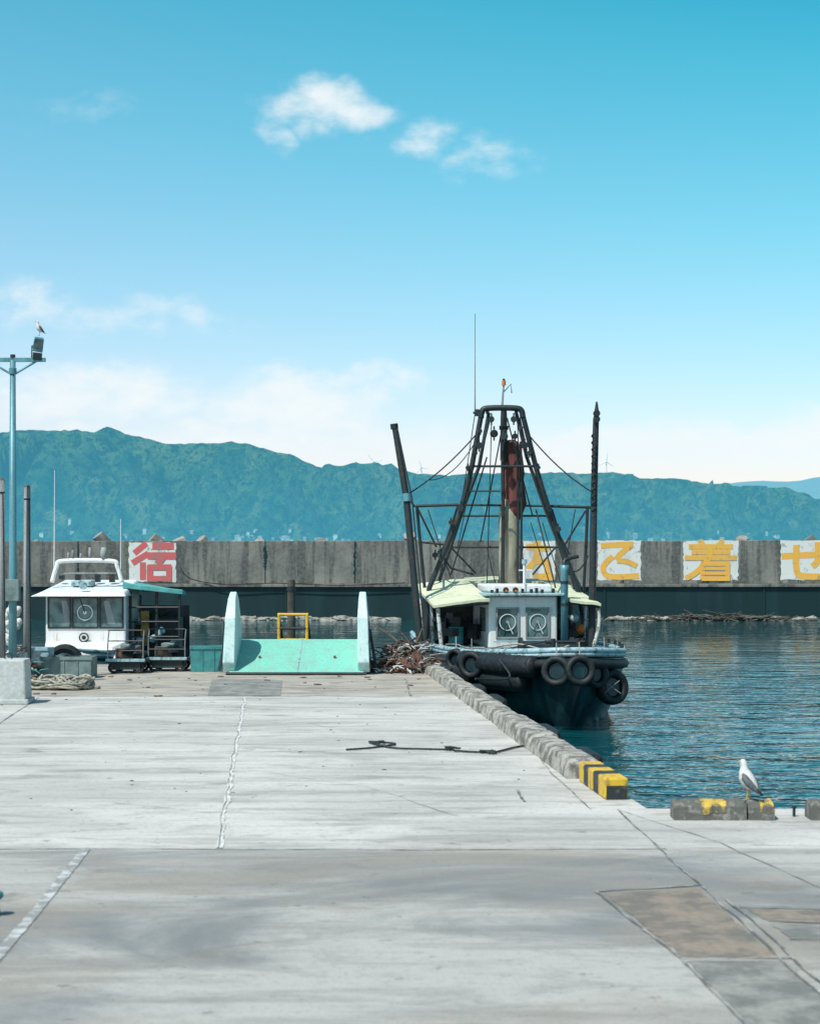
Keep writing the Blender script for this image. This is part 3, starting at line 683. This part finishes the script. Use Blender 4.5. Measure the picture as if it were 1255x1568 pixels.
# ------------------------------------------------------------ left fishing boat
d=41.; g=G('small_fishing_boat',(W(132,0,d).x,d,WZ))
def v3(u,v,dd=d): return W(u,v,dd)
cx=W(132,0,d).x
rings=[]
for s,hb,zs in((0,.06,.28),(.5,.55,.22),(1.2,.95,.16),(2.2,1.2,.1),(4,1.35,.05),(7,1.35,.05),(8.5,1.2,.1)):
    yb=39.1+s; rings.append([(cx-hb,yb,zs),(cx-hb*.85,yb+.1,-.6),(cx-hb*.55,yb+.2,-1.25),(cx+hb*.55,yb+.2,-1.25),(cx+hb*.85,yb+.1,-.6),(cx+hb,yb,zs)])
g.add('hull','white',loft(rings),True)
rl=[r_[0] for r_ in rings]; rr=[r_[5] for r_ in rings]
for q_ in(rl,rr): g.add('gunwale','lblue',tube(curve(q_,4),.05,6),True); g.add('rubbing_strake','hull',tube(curve([(p[0],p[1]-.02,p[2]-.16) for p in q_],4),.06,6),True)
g.add('bow_tyre','black',tyre((cx-.1,39.0,-.0),(0,1,.1),.42,.2))
xa,xb=v3(70,0).x,v3(193,0).x; zt=v3(0,912).z
g.add('cabin','whitew',box2((xa,d,0.1),(xb,d+1.8,zt)),bevel=.04)
g.add('foredeck','white',hexa([(xa,d-1.1,0.0),(xb,d-1.1,0.0),(xb,d-.003,0.0),(xa,d-.003,0.0),(xa+.2,d-.9,v3(0,982).z-.1),(xb-.2,d-.9,v3(0,982).z-.1),(xb,d-.003,v3(0,982).z),(xa,d-.003,v3(0,982).z)]),bevel=.03)
g.add('roof','white',hexa([(v3(50,0).x,d-.35,zt-.02),(v3(197,0).x,d-.35,zt-.02),(v3(200,0).x,d+2,zt),(v3(55,0).x,d+2,zt),(v3(66,0).x,d-.3,zt+.08),(v3(193,0).x,d-.3,zt+.08),(v3(190,0).x,d+2,zt+.36),(v3(75,0).x,d+2,zt+.36)]),bevel=.03)
for i,(a,b_) in enumerate(((76,107),(113,149),(155,187))):
    x1,x2=v3(a,0).x,v3(b_,0).x; z1,z2=v3(0,960).z,v3(0,916).z
    g.add('window_%d'%(i+1),'glass',box2((x1,d-.012,z1),(x2,d-.002,z2)))
    g.add('window_frame_%d'%(i+1),'dsteel',box2((x1-.04,d-.03,z1-.04),(x1-.002,d-.003,z2+.04))); g.add('window_frame_%d'%(i+1),'dsteel',box2((x2+.002,d-.03,z1-.04),(x2+.04,d-.003,z2+.04)))
    g.add('window_sill_%d'%(i+1),'dsteel',box2((x1,d-.028,z2+.002),(x2,d-.003,z2+.04))); g.add('window_sill_%d'%(i+1),'dsteel',box2((x1,d-.028,z1-.04),(x2,d-.003,z1-.002)))
g.add('clear_view_disc','white',ring(v3(131,938)-Vector((0,.04,0)),(0,1,0),.19,.02)); g.add('clear_view_hub','white',disc(v3(131,938)-Vector((0,.04,0)),(0,1,0),.04,.02))
g.add('wiper','dsteel',tube([v3(131,938)-Vector((0,.05,0)),v3(124,918)-Vector((0,.05,0))],.012,5))
for u in(100,165): g.add('curtains','pole',hexa([v3(u,955,d-.015),v3(u+12,955,d-.015),v3(u+12,955,d-.013),v3(u,955,d-.013),v3(u-6,920,d-.015),v3(u+2,920,d-.015),v3(u+2,920,d-.013),v3(u-6,920,d-.013)]))
g.add('emblem','hull',ring(v3(130,976)-Vector((0,.1,0)),(0,1,0),.12,.03)); g.add('emblem_star','hull',disc(v3(130,976)-Vector((0,.1,0)),(0,1,0),.05,.02))
g.add('nameplate','hull',box2((v3(98,0).x,d-.9,v3(0,1003).z),(v3(160,0).x,d-1.15,v3(0,992).z)))
g.add('roof_arch','white',tube(curve([v3(80,892,d+.5),v3(87,868,d+.5),v3(97,859,d+.5),v3(170,859,d+.5),v3(180,868,d+.5),v3(187,892,d+.5)],5),.055,8),True)
g.add('roof_arch_inner','pole',tube([v3(90,878,d+.6),v3(178,878,d+.6)],.025,6))
for u,v0,v1,r_ in((112,858,842,.04),(124,858,847,.03),(138,858,838,.04),(159,858,838,.09),(105,858,846,.03)):
    g.add('roof_lamps','white' if u>150 else 'pole',tube([v3(u,v0,d+.5),v3(u,(v0+v1)/2,d+.5),v3(u,v1,d+.5)],[r_*.6,r_,r_*.7],10),True)
g.add('roof_antenna','white',tube([v3(83,890,d+.8),v3(84,720,d+.8)],[.016,.007],5)); g.add('roof_antenna','white',tube([v3(185,885,d+1.8),v3(185,795,d+1.8)],[.014,.007],5))
g.add('roof_hatch','lblue',box(v3(128,893,d+.8),(.5,.5,.14)),bevel=.02)
for u in (95,120,150,172): g.add('roof_gear','dsteel',box(v3(u,884,d+1.2),(.12,.2,U(.1,.3))),bevel=.01)
g.add('search_light','lblue',disc(v3(128,897,d-.2),(0,1,0),.09,.12))
A=[v3(188,893,d+.3),v3(280,903,d+.3),v3(284,905,d+3.2),v3(190,888,d+3.2)]
g.add('awning','awn',hexa([p-Vector((0,0,.12)) for p in A]+A),bevel=.015)
for u,dd in((200,41.4),(240,41.5),(275,41.4),(275,44),(215,44),(240,44)): g.add('awning_posts','dsteel',tube([v3(u,905,dd),Vector((v3(u,0,dd).x,dd,-.1))],.035,6))
for v in(930,952,975): g.add('side_rails','dsteel',tube([v3(196,v,41.4),v3(276,v,41.4)],.022,6))
g.add('ochre_sheet','ochre',box(v3(222,962,41.8),(.2,.06,.85),.2),bevel=.01)
g.add('side_screen','hull',box2((v3(195,0).x,43.2,-.1),(v3(272,0).x,43.26,1.2)))
g.add('aft_deck','hull',box2((cx+.9,41.2,-1.2),(v3(280,0).x,44.5,-.1)))
g.add('engine_box','dsteel',box(v3(250,975,42.6),(.9,.9,1.0)),bevel=.05); g.add('net_drum','net',tube([v3(205,975,42.5),v3(235,975,42.5)],.3,14))
for i in range(26): g.add('deck_gear','dsteel' ,tube([v3(U(198,275),U(925,990),42.2+R()),v3(U(198,275),U(960,1000),42.2+R())],.02,5))
for i in range(7): g.add('deck_floats',('lblue'),blob(v3(U(200,275),U(965,992),41.7),(.09,.09,.09),.1),True)
g.done()

# ------------------------------------------------------------ main trawler
BW=Vector((3.23,33.5,0)); dv=Vector((-.116,.993,0)).normalized(); pv=Vector((dv.y,-dv.x,0)); RZ=math.atan2(pv.y,pv.x)
def L(s,l,z): return BW+dv*s+pv*l+Vector((0,0,z))
def lbox(s0,s1,l0,l1,z0,z1): return hexa([L(s0,l0,z0),L(s0,l1,z0),L(s1,l1,z0),L(s1,l0,z0),L(s0,l0,z1),L(s0,l1,z1),L(s1,l1,z1),L(s1,l0,z1)])
g=G('fishing_trawler',L(6,0,WZ))
st=[(0,.3,.56,.03,.5),(.35,.7,.53,.15,.25),(.8,1.02,.5,.4,.1),(1.5,1.32,.46,.75,0),(2.6,1.62,.41,1.2,0),(4,1.86,.38,1.6,0),(6,1.98,.36,1.8,0),(9,1.98,.36,1.8,0),(12,1.8,.42,1.6,0)]
rings=[];gl=[];gr=[]
for s,b_,zs,bw,rk in st:
    sec=[(b_,zs),(b_*.97+bw*.03,zs-.35),(b_*.55+bw*.45,-.55),(bw,-1.0),(bw*.7,-1.5),(0.02,-1.7)]
    sr=[L(s+rk*(zs-z)/1.5,l,z) for l,z in sec]; sl_=[L(s+rk*(zs-z)/1.5,-l,z) for l,z in sec[::-1]]
    rings.append(sr+sl_); gr.append(sr[0]); gl.append(sl_[-1])
g.add('hull','hull',loft(rings),True)
rim=curve(gl[::-1]+gr,5)
g.add('gunwale_cap','lblue',tube(rim,.06,8,),True)
g.add('bulwark_band','lblue',tube([p+Vector((0,0,-.08))for p in rim],.05,8),True)
g.add('rubbing_strake','black',tube([p+Vector((0,-.03,-.26)) for p in rim],.1,8),True)
g.add('deck','greyb',sheet([p+Vector((0,0,-.03)) for p in gl]+[p+Vector((0,0,-.03)) for p in gr[::-1]]))
def hp(s,side,z=.1,off=.18):
    for (a,b2) in zip(st[:-1],st[1:]):
        if s<=b2[0]: t=(s-a[0])/(b2[0]-a[0]); return L(s,side*(a[1]+(b2[1]-a[1])*t+off),z)
F1=[hp(s,-1,.22,.16) for s in(.25,.7,1.2,1.8,2.6)]
g.add('fender_roll','black',tube(curve(F1,8),.22,14),True)
g.add('fender_roll_lower','black',tube(curve([hp(s,-1,-.1,.1) for s in(.5,1.0,1.6,2.6,4.2)],8),.2,14),True)
c_=curve(F1,8)
for t in range(2,30,4):
    if t<len(c_)-1: g.add('fender_bands','dsteel',tube([c_[t]-(c_[t+1]-c_[t]).normalized()*.02,c_[t]+(c_[t+1]-c_[t]).normalized()*.02],.228,14))
def ty(c,ax,r_,w_):
    g.add('tyre_fenders','black',tyre(c,ax,r_,w_),True); g.add('tyre_wells','hull',disc(Vector(c),ax,r_*.5,w_*.3))
    g.add('tyre_ropes','pole',tube([Vector(c)+Vector((0,0,r_)),Vector(c)+Vector((0,.1,r_+.25))],.012,5))
ty(W(852,1028,33.1),(-.35,-1,.1),.30,.24); ty(W(887,1027,33.0),(.15,-1,.1),.3,.24); ty(W(722,1018,35.0),(-.6,-1,0),.28,.2)
ty(W(936,1052,34.2),(.6,-1,.1),.36,.26); ty(W(925,1020,34.9),(.9,-1,.25),.33,.22); ty(W(698,1010,36.6),(-.8,-1,0),.24,.2); ty(W(911,1032,33.8),(.7,-1,.1),.28,.22)
g.add('tyre_cross','pole',tube([W(922,1042,33.95),W(950,1062,33.95)],.009,5)); g.add('tyre_cross','pole',tube([W(924,1062,33.95),W(948,1042,33.95)],.009,5))
for i in range(9): g.add('net_heap','net',blob(W(U(905,948),U(1000,1016),35.0+U(-.2,.2)),(U(.12,.22),.2,U(.08,.14)),.4,3))
g.add('anchor','dsteel',tube(curve([L(.2,-.2,.6),L(-.05,0,.5),L(-.08,.1,.2),L(.0,.3,.0)],5),.035,6))
g.add('bow_bitts','dsteel',tube([L(.9,.25,.4),L(.9,.25,.75)],.05,10)); g.add('bow_bitts','dsteel',tube([L(.9,-.25,.4),L(.9,-.25,.75)],.05,10)); g.add('bow_bitts','dsteel',tube([L(.9,-.4,.68),L(.9,.4,.68)],.035,8))
g.add('winch','dsteel',tube([L(2.6,-.6,.5),L(2.6,.5,.5)],.13,14)); g.add('winch','dsteel',disc(L(2.6,-.6,.5),pv,.2,.06)); g.add('winch','dsteel',disc(L(2.6,.5,.5),pv,.2,.06))
for s in(.7,1.3,2.0,2.8,3.6,4.4,5.2):
    for sd in(-1,1): g.add('cleats','dsteel',box(hp(s,sd,.5,-.02),(.05,.12,.1)))
for sd in(-1,1): g.add('side_rope','pole',tube(curve([hp(s,sd,.47+.04*(i%2),.03) for i,s in enumerate((.3,.8,1.4,2.0,2.8,3.6,4.5))],4),.016,6))
g.add('bow_rope','prope',tube(curve([L(1,.1,.6),L(1.3,-.3,.5),L(1.8,-.8,.6),L(2.2,-1.3,.5)],6),.02,6))
s0=5.2; l0,l1=-.86,.72; zt=1.52
g.add('wheelhouse','whitew',lbox(s0,s0+2.3,l0,l1,.2,zt),bevel=.05)
g.add('wheelhouse_roof','lblue',lbox(s0-.22,s0+2.5,l0-.12,l1+.12,zt+.003,zt+.07),bevel=.02)
g.add('wheelhouse_coaming','white',lbox(s0+.1,s0+2.3,l0+.1,l1-.1,zt+.073,zt+.26),bevel=.04)
for i,(a,b_) in enumerate(((-.66,-.2),(0.02,.5))):
    z1,z2=.6,1.23
    g.add('window_%d'%(i+1),'glass',lbox(s0-.012,s0-.002,a,b_,z1,z2))
    for aa,bb,za,zb in((a-.035,a-.002,z1-.035,z2+.035),(b_+.002,b_+.035,z1-.035,z2+.035)): g.add('window_frame_%d'%(i+1),'pole',lbox(s0-.04,s0-.003,aa,bb,za,zb))
    for za,zb in((z1-.035,z1-.002),(z2+.002,z2+.035)): g.add('window_rail_%d'%(i+1),'pole',lbox(s0-.038,s0-.003,a,b_,za,zb))
    g.add('clear_view_%d'%(i+1),'white',ring(L(s0-.03,(a+b_)/2,.93),dv,.19,.016)); g.add('clear_view_hub_%d'%(i+1),'pole',disc(L(s0-.03,(a+b_)/2,.93),dv,.035,.03))
    g.add('wipers','dsteel',tube([L(s0-.05,(a+b_)/2,.93),L(s0-.05,(a+b_)/2-.13,.66)],.01,5)); g.add('wipers_b','white',tube([L(s0-.05,(a+b_)/2,.93),L(s0-.05,(a+b_)/2+.12,.66)],.01,5))
g.add('grab_rail','lblue',tube([L(s0-.09,l0+.1,.5),L(s0-.09,l1-.1,.5)],.018,6)); g.add('side_window','glass',lbox(s0+.4,s0+1.2,l0-.012,l0-.002,.7,1.25))
for l in(-.5,-.28): g.add('roof_horns','orange',disc(L(s0-.15,l,zt+.14),dv,.05,.1)); g.add('horn_rims','dsteel',ring(L(s0-.21,l,zt+.14),dv,.065,.02))
for l in(-.8,-.68,-.1,.1,.22,.35,.6): g.add('roof_fittings','dsteel',box(L(s0-.1,l,zt+.11),(.06,.08,U(.06,.2)),RZ))
g.add('roof_post','white',tube([L(s0+.1,-.02,zt+.1),L(s0+.1,-.02,2.25)],.035,8)); g.add('roof_post_arm','white',tube([L(s0+.1,-.15,2.1),L(s0+.1,.15,2.1)],.02,6)); g.add('roof_post_lamp','lblue',tube([L(s0+.1,-.02,2.25),L(s0+.1,-.02,2.35)],.06,8))
g.add('exhaust_stack','bluepole',tube([L(s0-.1,.86,.2),L(s0-.1,.86,2.1),L(s0-.1,.86,2.22)],[.085,.085,.1],14),True); g.add('exhaust_elbow','dsteel',tube(curve([L(s0-.1,.86,2.2),L(s0-.05,.9,2.34),L(s0,1.2,2.42)],5),.045,8)); g.add('exhaust_bands','dsteel',tube([L(s0-.1,.86,1.3),L(s0-.1,.86,1.36)],.095,12)); g.add('exhaust_bands','dsteel',tube([L(s0-.1,.86,1.8),L(s0-.1,.86,1.86)],.095,12))
def can(name,la,lb,s_a,s_b,zf,zb,arch):
    n_=10; V=[];Fc=[]
    for j in range(n_+1):
        l=la+(lb-la)*j/n_; c=1-((l+.15)/1.95)**2
        for (s,zz) in((s_a,zf),(s_b,zb)):
            z=zz+arch*c+noise.noise(Vector((l*3,s,1)))*.02; V+=[L(s,l,z),L(s,l,z-.06)]
    for j in range(n_):
        a=4*j; b2=a+4
        Fc+=[(a,a+2,b2+2,b2),(a+1,b2+1,b2+3,a+3),(a,b2,b2+1,a+1),(a+2,a+3,b2+3,b2+2)]
    Fc+=[(0,1,3,2),(4*n_,4*n_+2,4*n_+3,4*n_+1)]
    g.add(name,'cream',(V,Fc))
can('canopy_port',-2.15,-.88,4.9,8.6,1.33,1.75,.16); can('canopy_starboard',.98,1.66,4.9,8.6,1.33,1.75,.16); can('canopy_aft',-.87,.97,7.9,8.9,1.7,1.78,.15)
for l,mm in((-2.05,'whiterust'),(1.6,'whiterust')):
    g.add('canopy_posts',mm,tube(curve([L(5,l,1.35),L(5,l+.04,.9),L(5.05,l*.95,.35)],5),.045,8),True)
    g.add('canopy_posts',mm,tube([L(6.2,l,1.5),L(6.2,l*.97,.35)],.035,8)); g.add('canopy_posts',mm,tube([L(8.3,l,1.7),L(8.3,l*.95,.35)],.035,8))
g.add('canopy_beam','dsteel',tube([L(4.95,-2.1,1.27),L(4.95,-.9,1.36)],.025,6)); g.add('canopy_beam','dsteel',tube([L(4.95,.98,1.36),L(4.95,1.64,1.27)],.025,6))
g.add('deckhouse_aft','hull',lbox(7.6,9.6,-1.9,1.6,.3,1.5),bevel=.04)
for i in range(44):
    sd=random.choice([-1,1]); l=U(-1.9,-1.0) if sd<0 else U(.95,1.55); z=U(.3,1.0); g.add('deck_gear','dsteel',box(L(U(5.6,7.6),l,z),(U(.1,.3),.3,U(.1,.4)),U(0,1)),bevel=.02)
g.add('blue_barrel','teal',tube([L(5.9,-1.5,.3),L(5.9,-1.5,.8)],.17,14),True); g.add('orange_buoy','orange',blob(L(5.6,1.35,.75),(.1,.1,.12),.02),True); g.add('buoy_blue','lblue',blob(L(5.6,1.2,1.0),(.1,.1,.1),.02),True)
dA,dB,dC=40.4,41.7,41.0
def tb(part,mm,pts,r_,dd,n_=8): g.add(part,mm,tube([W(u,v,dd) for u,v in pts],r_,n_))
tb('gantry_leg','dsteel',[(737,632),(722,715),(703,790),(657,900),(652,985)],.062,dA)
tb('gantry_leg','dsteel',[(799,632),(820,715),(842,790),(884,900),(900,985)],.062,dA)
tb('gantry_leg_aft','dsteel',[(748,632),(733,715),(712,770),(672,890)],.045,dB)
tb('gantry_leg_aft','dsteel',[(790,632),(806,700),(832,770),(872,880)],.045,dB)
g.add('gantry_head','dsteel',tube(curve([W(736,640,dA),W(738,629,dA),W(748,625,dA),W(788,625,dA),W(798,629,dA),W(800,640,dA)],5),.07,8),True)
for a in(746,790): g.add('gantry_ties','dsteel',tube([W(a,628,dA),W(a,632,dB)],.045,8))
tb('crossbar','dsteel',[(636,775),(700,773)],.034,dC); tb('crossbar','dsteel',[(700,773),(840,775)],.026,dC); tb('crossbar','dsteel',[(840,775),(905,777)],.034,dC)
tb('crossbar','dsteel',[(720,714),(822,714)],.028,dA); tb('crossbar','dsteel',[(708,752),(766,752)],.018,dA); tb('crossbar','dsteel',[(690,838),(860,838)],.024,dB)
tb('crossbar','dsteel',[(703,790),(846,790)],.024,dB); tb('crossbar','dsteel',[(641,830),(682,834)],.024,dC)
tb('outer_post','dsteel',[(638,775),(643,830),(650,900)],.038,dC); tb('outer_post','dsteel',[(899,775),(897,830),(893,905)],.038,dC)
for a in([(700,775),(676,850),(690,870),(725,880)],[(735,700),(750,640)],[(806,690),(795,640)],[(845,780),(868,860),(880,905)],[(690,838),(728,878)],[(850,838),(815,880)],[(722,730),(700,800),(672,850)],[(820,730),(846,800),(872,850)],
         [(640,780),(668,838)],[(896,782),(862,838)]): tb('braces','dsteel',a,.024,dC)
def mst(pts,rr,mm,part,amp=0):
    g.add(part,mm,tube([W(u+U(-amp,amp),v,41.1) for u,v in pts],rr,14),True)
mst([(779,905),(779,850),(779,790),(780,765)],[.25,.25,.25,.22],'mast','centre_mast')
mst([(782,800),(785,785),(787,770),(788,755),(786,740),(787,725),(784,710),(783,695),(782,680),(781,674)],[.16,.24,.28,.27,.25,.27,.24,.25,.22,.12],'rust','furled_sail',2)
for u,r_ in((769,.045),(797,.03),(792,.025)): g.add('mast_rods','dsteel',tube([W(u,676,40.75),W(u+1,790,40.75),W(u,900,40.75)],r_,6))
tb('mast_top','dsteel',[(771,705),(771,640),(771,622)],[.09,.08,.065],40.9); tb('mast_top','dsteel',[(764,655),(778,655)],.05,40.7)
tb('light_mast','pole',[(768,627),(771,585)],[.03,.02],40.9); g.add('mast_light','orange',tube([W(771,590,40.9),W(771,583,40.9)],.05,8)); g.add('mast_light_top','dsteel',tube([W(771,583,40.9),W(771,580,40.9)],.03,8))
tb('light_mast_arm','dsteel',[(771,600),(782,588),(783,602)],.013,40.9)
tb('whip_antenna','pole',[(727,632),(727,480)],[.02,.008],40.4,5); tb('antenna_bracket','dsteel',[(724,632),(742,632)],.03,40.4)
g.add('antenna_base','dsteel',box(W(730,632,40.4),(.1,.1,.16)))
for u,v,s in((733,682,.1),(727,694,.07),(803,682,.1),(810,694,.07),(756,664,.11),(772,668,.1),(705,778,.1),(840,780,.09),(752,642,.09),(786,642,.09),(716,716,.06),(824,716,.06),(690,800,.07),(854,810,.08),(666,850,.08),(735,660,.06),(797,655,.06),(788,668,.08)):
    c=W(u,v,dA-.12); g.add('pulley_blocks','dsteel',disc(c,(U(-.5,.5),1,0),s*.8,.08)); g.add('shackles','dsteel',tube([c+Vector((0,0,s*1.6)),c-Vector((0,0,s*1.5))],.02,5))
def wire(a,b_,sag=.1,r_=.012,m_='rope',part='rigging'):
    a=Vector(a);b_=Vector(b_); pts=[a.lerp(b_,t/8)-Vector((0,0,sag*4*(t/8)*(1-t/8))) for t in range(9)]; g.add(part,m_,tube(pts,r_,5))
wire(W(730,664,dA),W(622,758,39.6),.12,.018); wire(W(728,676,dA),W(655,735,40),.25,.012); wire(W(806,662,dA),W(904,752,39.6),.12,.018)
wire(W(738,640,dA),W(700,840,dC),.05); wire(W(800,640,dA),W(860,830,dC),.05); wire(W(771,640,dA),W(735,830,dC),0.03,.018); wire(W(776,640,dA),W(815,790,dC),.03,.018); wire(W(820,780,dC),W(850,900,39.5),0,.02)
wire(W(727,632,dA),W(705,778,dA),0.02); wire(W(812,720,dA),W(870,870,40),.1,.02); wire(W(870,870,40),W(900,850,40),.2,.02); wire(W(745,700,dA),W(690,880,dC),0,.02)
for a in((640,780,650,900),(655,780,690,885),(880,780,862,880),(700,780,668,880),(842,800,905,930),(745,838,760,900),(812,800,845,905),(830,800,862,905),(752,650,745,900),(792,650,800,900)): wire(W(a[0],a[1],dC),W(a[2],a[3],dC),.03,.013)
g.add('outrigger_port','dsteel',tube([W(643,985,38.8),W(622,762,39.3),W(604,652,39.5)],[.085,.08,.07],10)); g.add('outrigger_cap','black',tube([W(604,657,39.5),W(603,649,39.5)],.09,10))
g.add('outrigger_rope','rope',tube([W(650,975,38.6),W(631,765,39.2),W(608,655,39.4)],.02,5)); g.add('outrigger_port_stay','dsteel',tube([W(622,758,39.4),W(634,775,dC)],.03,6)); g.add('outrigger_band','bluepole',tube([W(623,768,39.25),W(622,756,39.27)],.095,10))
g.add('outrigger_starboard','dsteel',tube([W(905,992,38.8),W(909,760,39.3),W(912,640,39.5)],[.085,.08,.07],10)); g.add('outrigger_tip','dsteel',tube([W(912,640,39.5),W(913,628,39.5),W(913,615,39.5)],[.06,.05,.02],8))
for v in (633,642): g.add('outrigger_sheave','dsteel',disc(W(913,v,39.35),(0,1,0),.08,.06))
g.add('outrigger_lashing','rope',tube([W(908+2.5*math.sin(v*.6),v,39.2+.05*math.cos(v*.6)) for v in range(660,900,2)],.02,5))
g.done()
g=G('bow_mooring_line'); g.add('l','rope',tube(curve([L(.9,-.4,.7),hp(1.2,-1,.45,.1),(1.9,32.5,.1),(1.15,30,.24)],6),.018,6)); g.done()
S.view_settings.view_transform='Standard'; S.view_settings.look='None'; S.view_settings.exposure=0
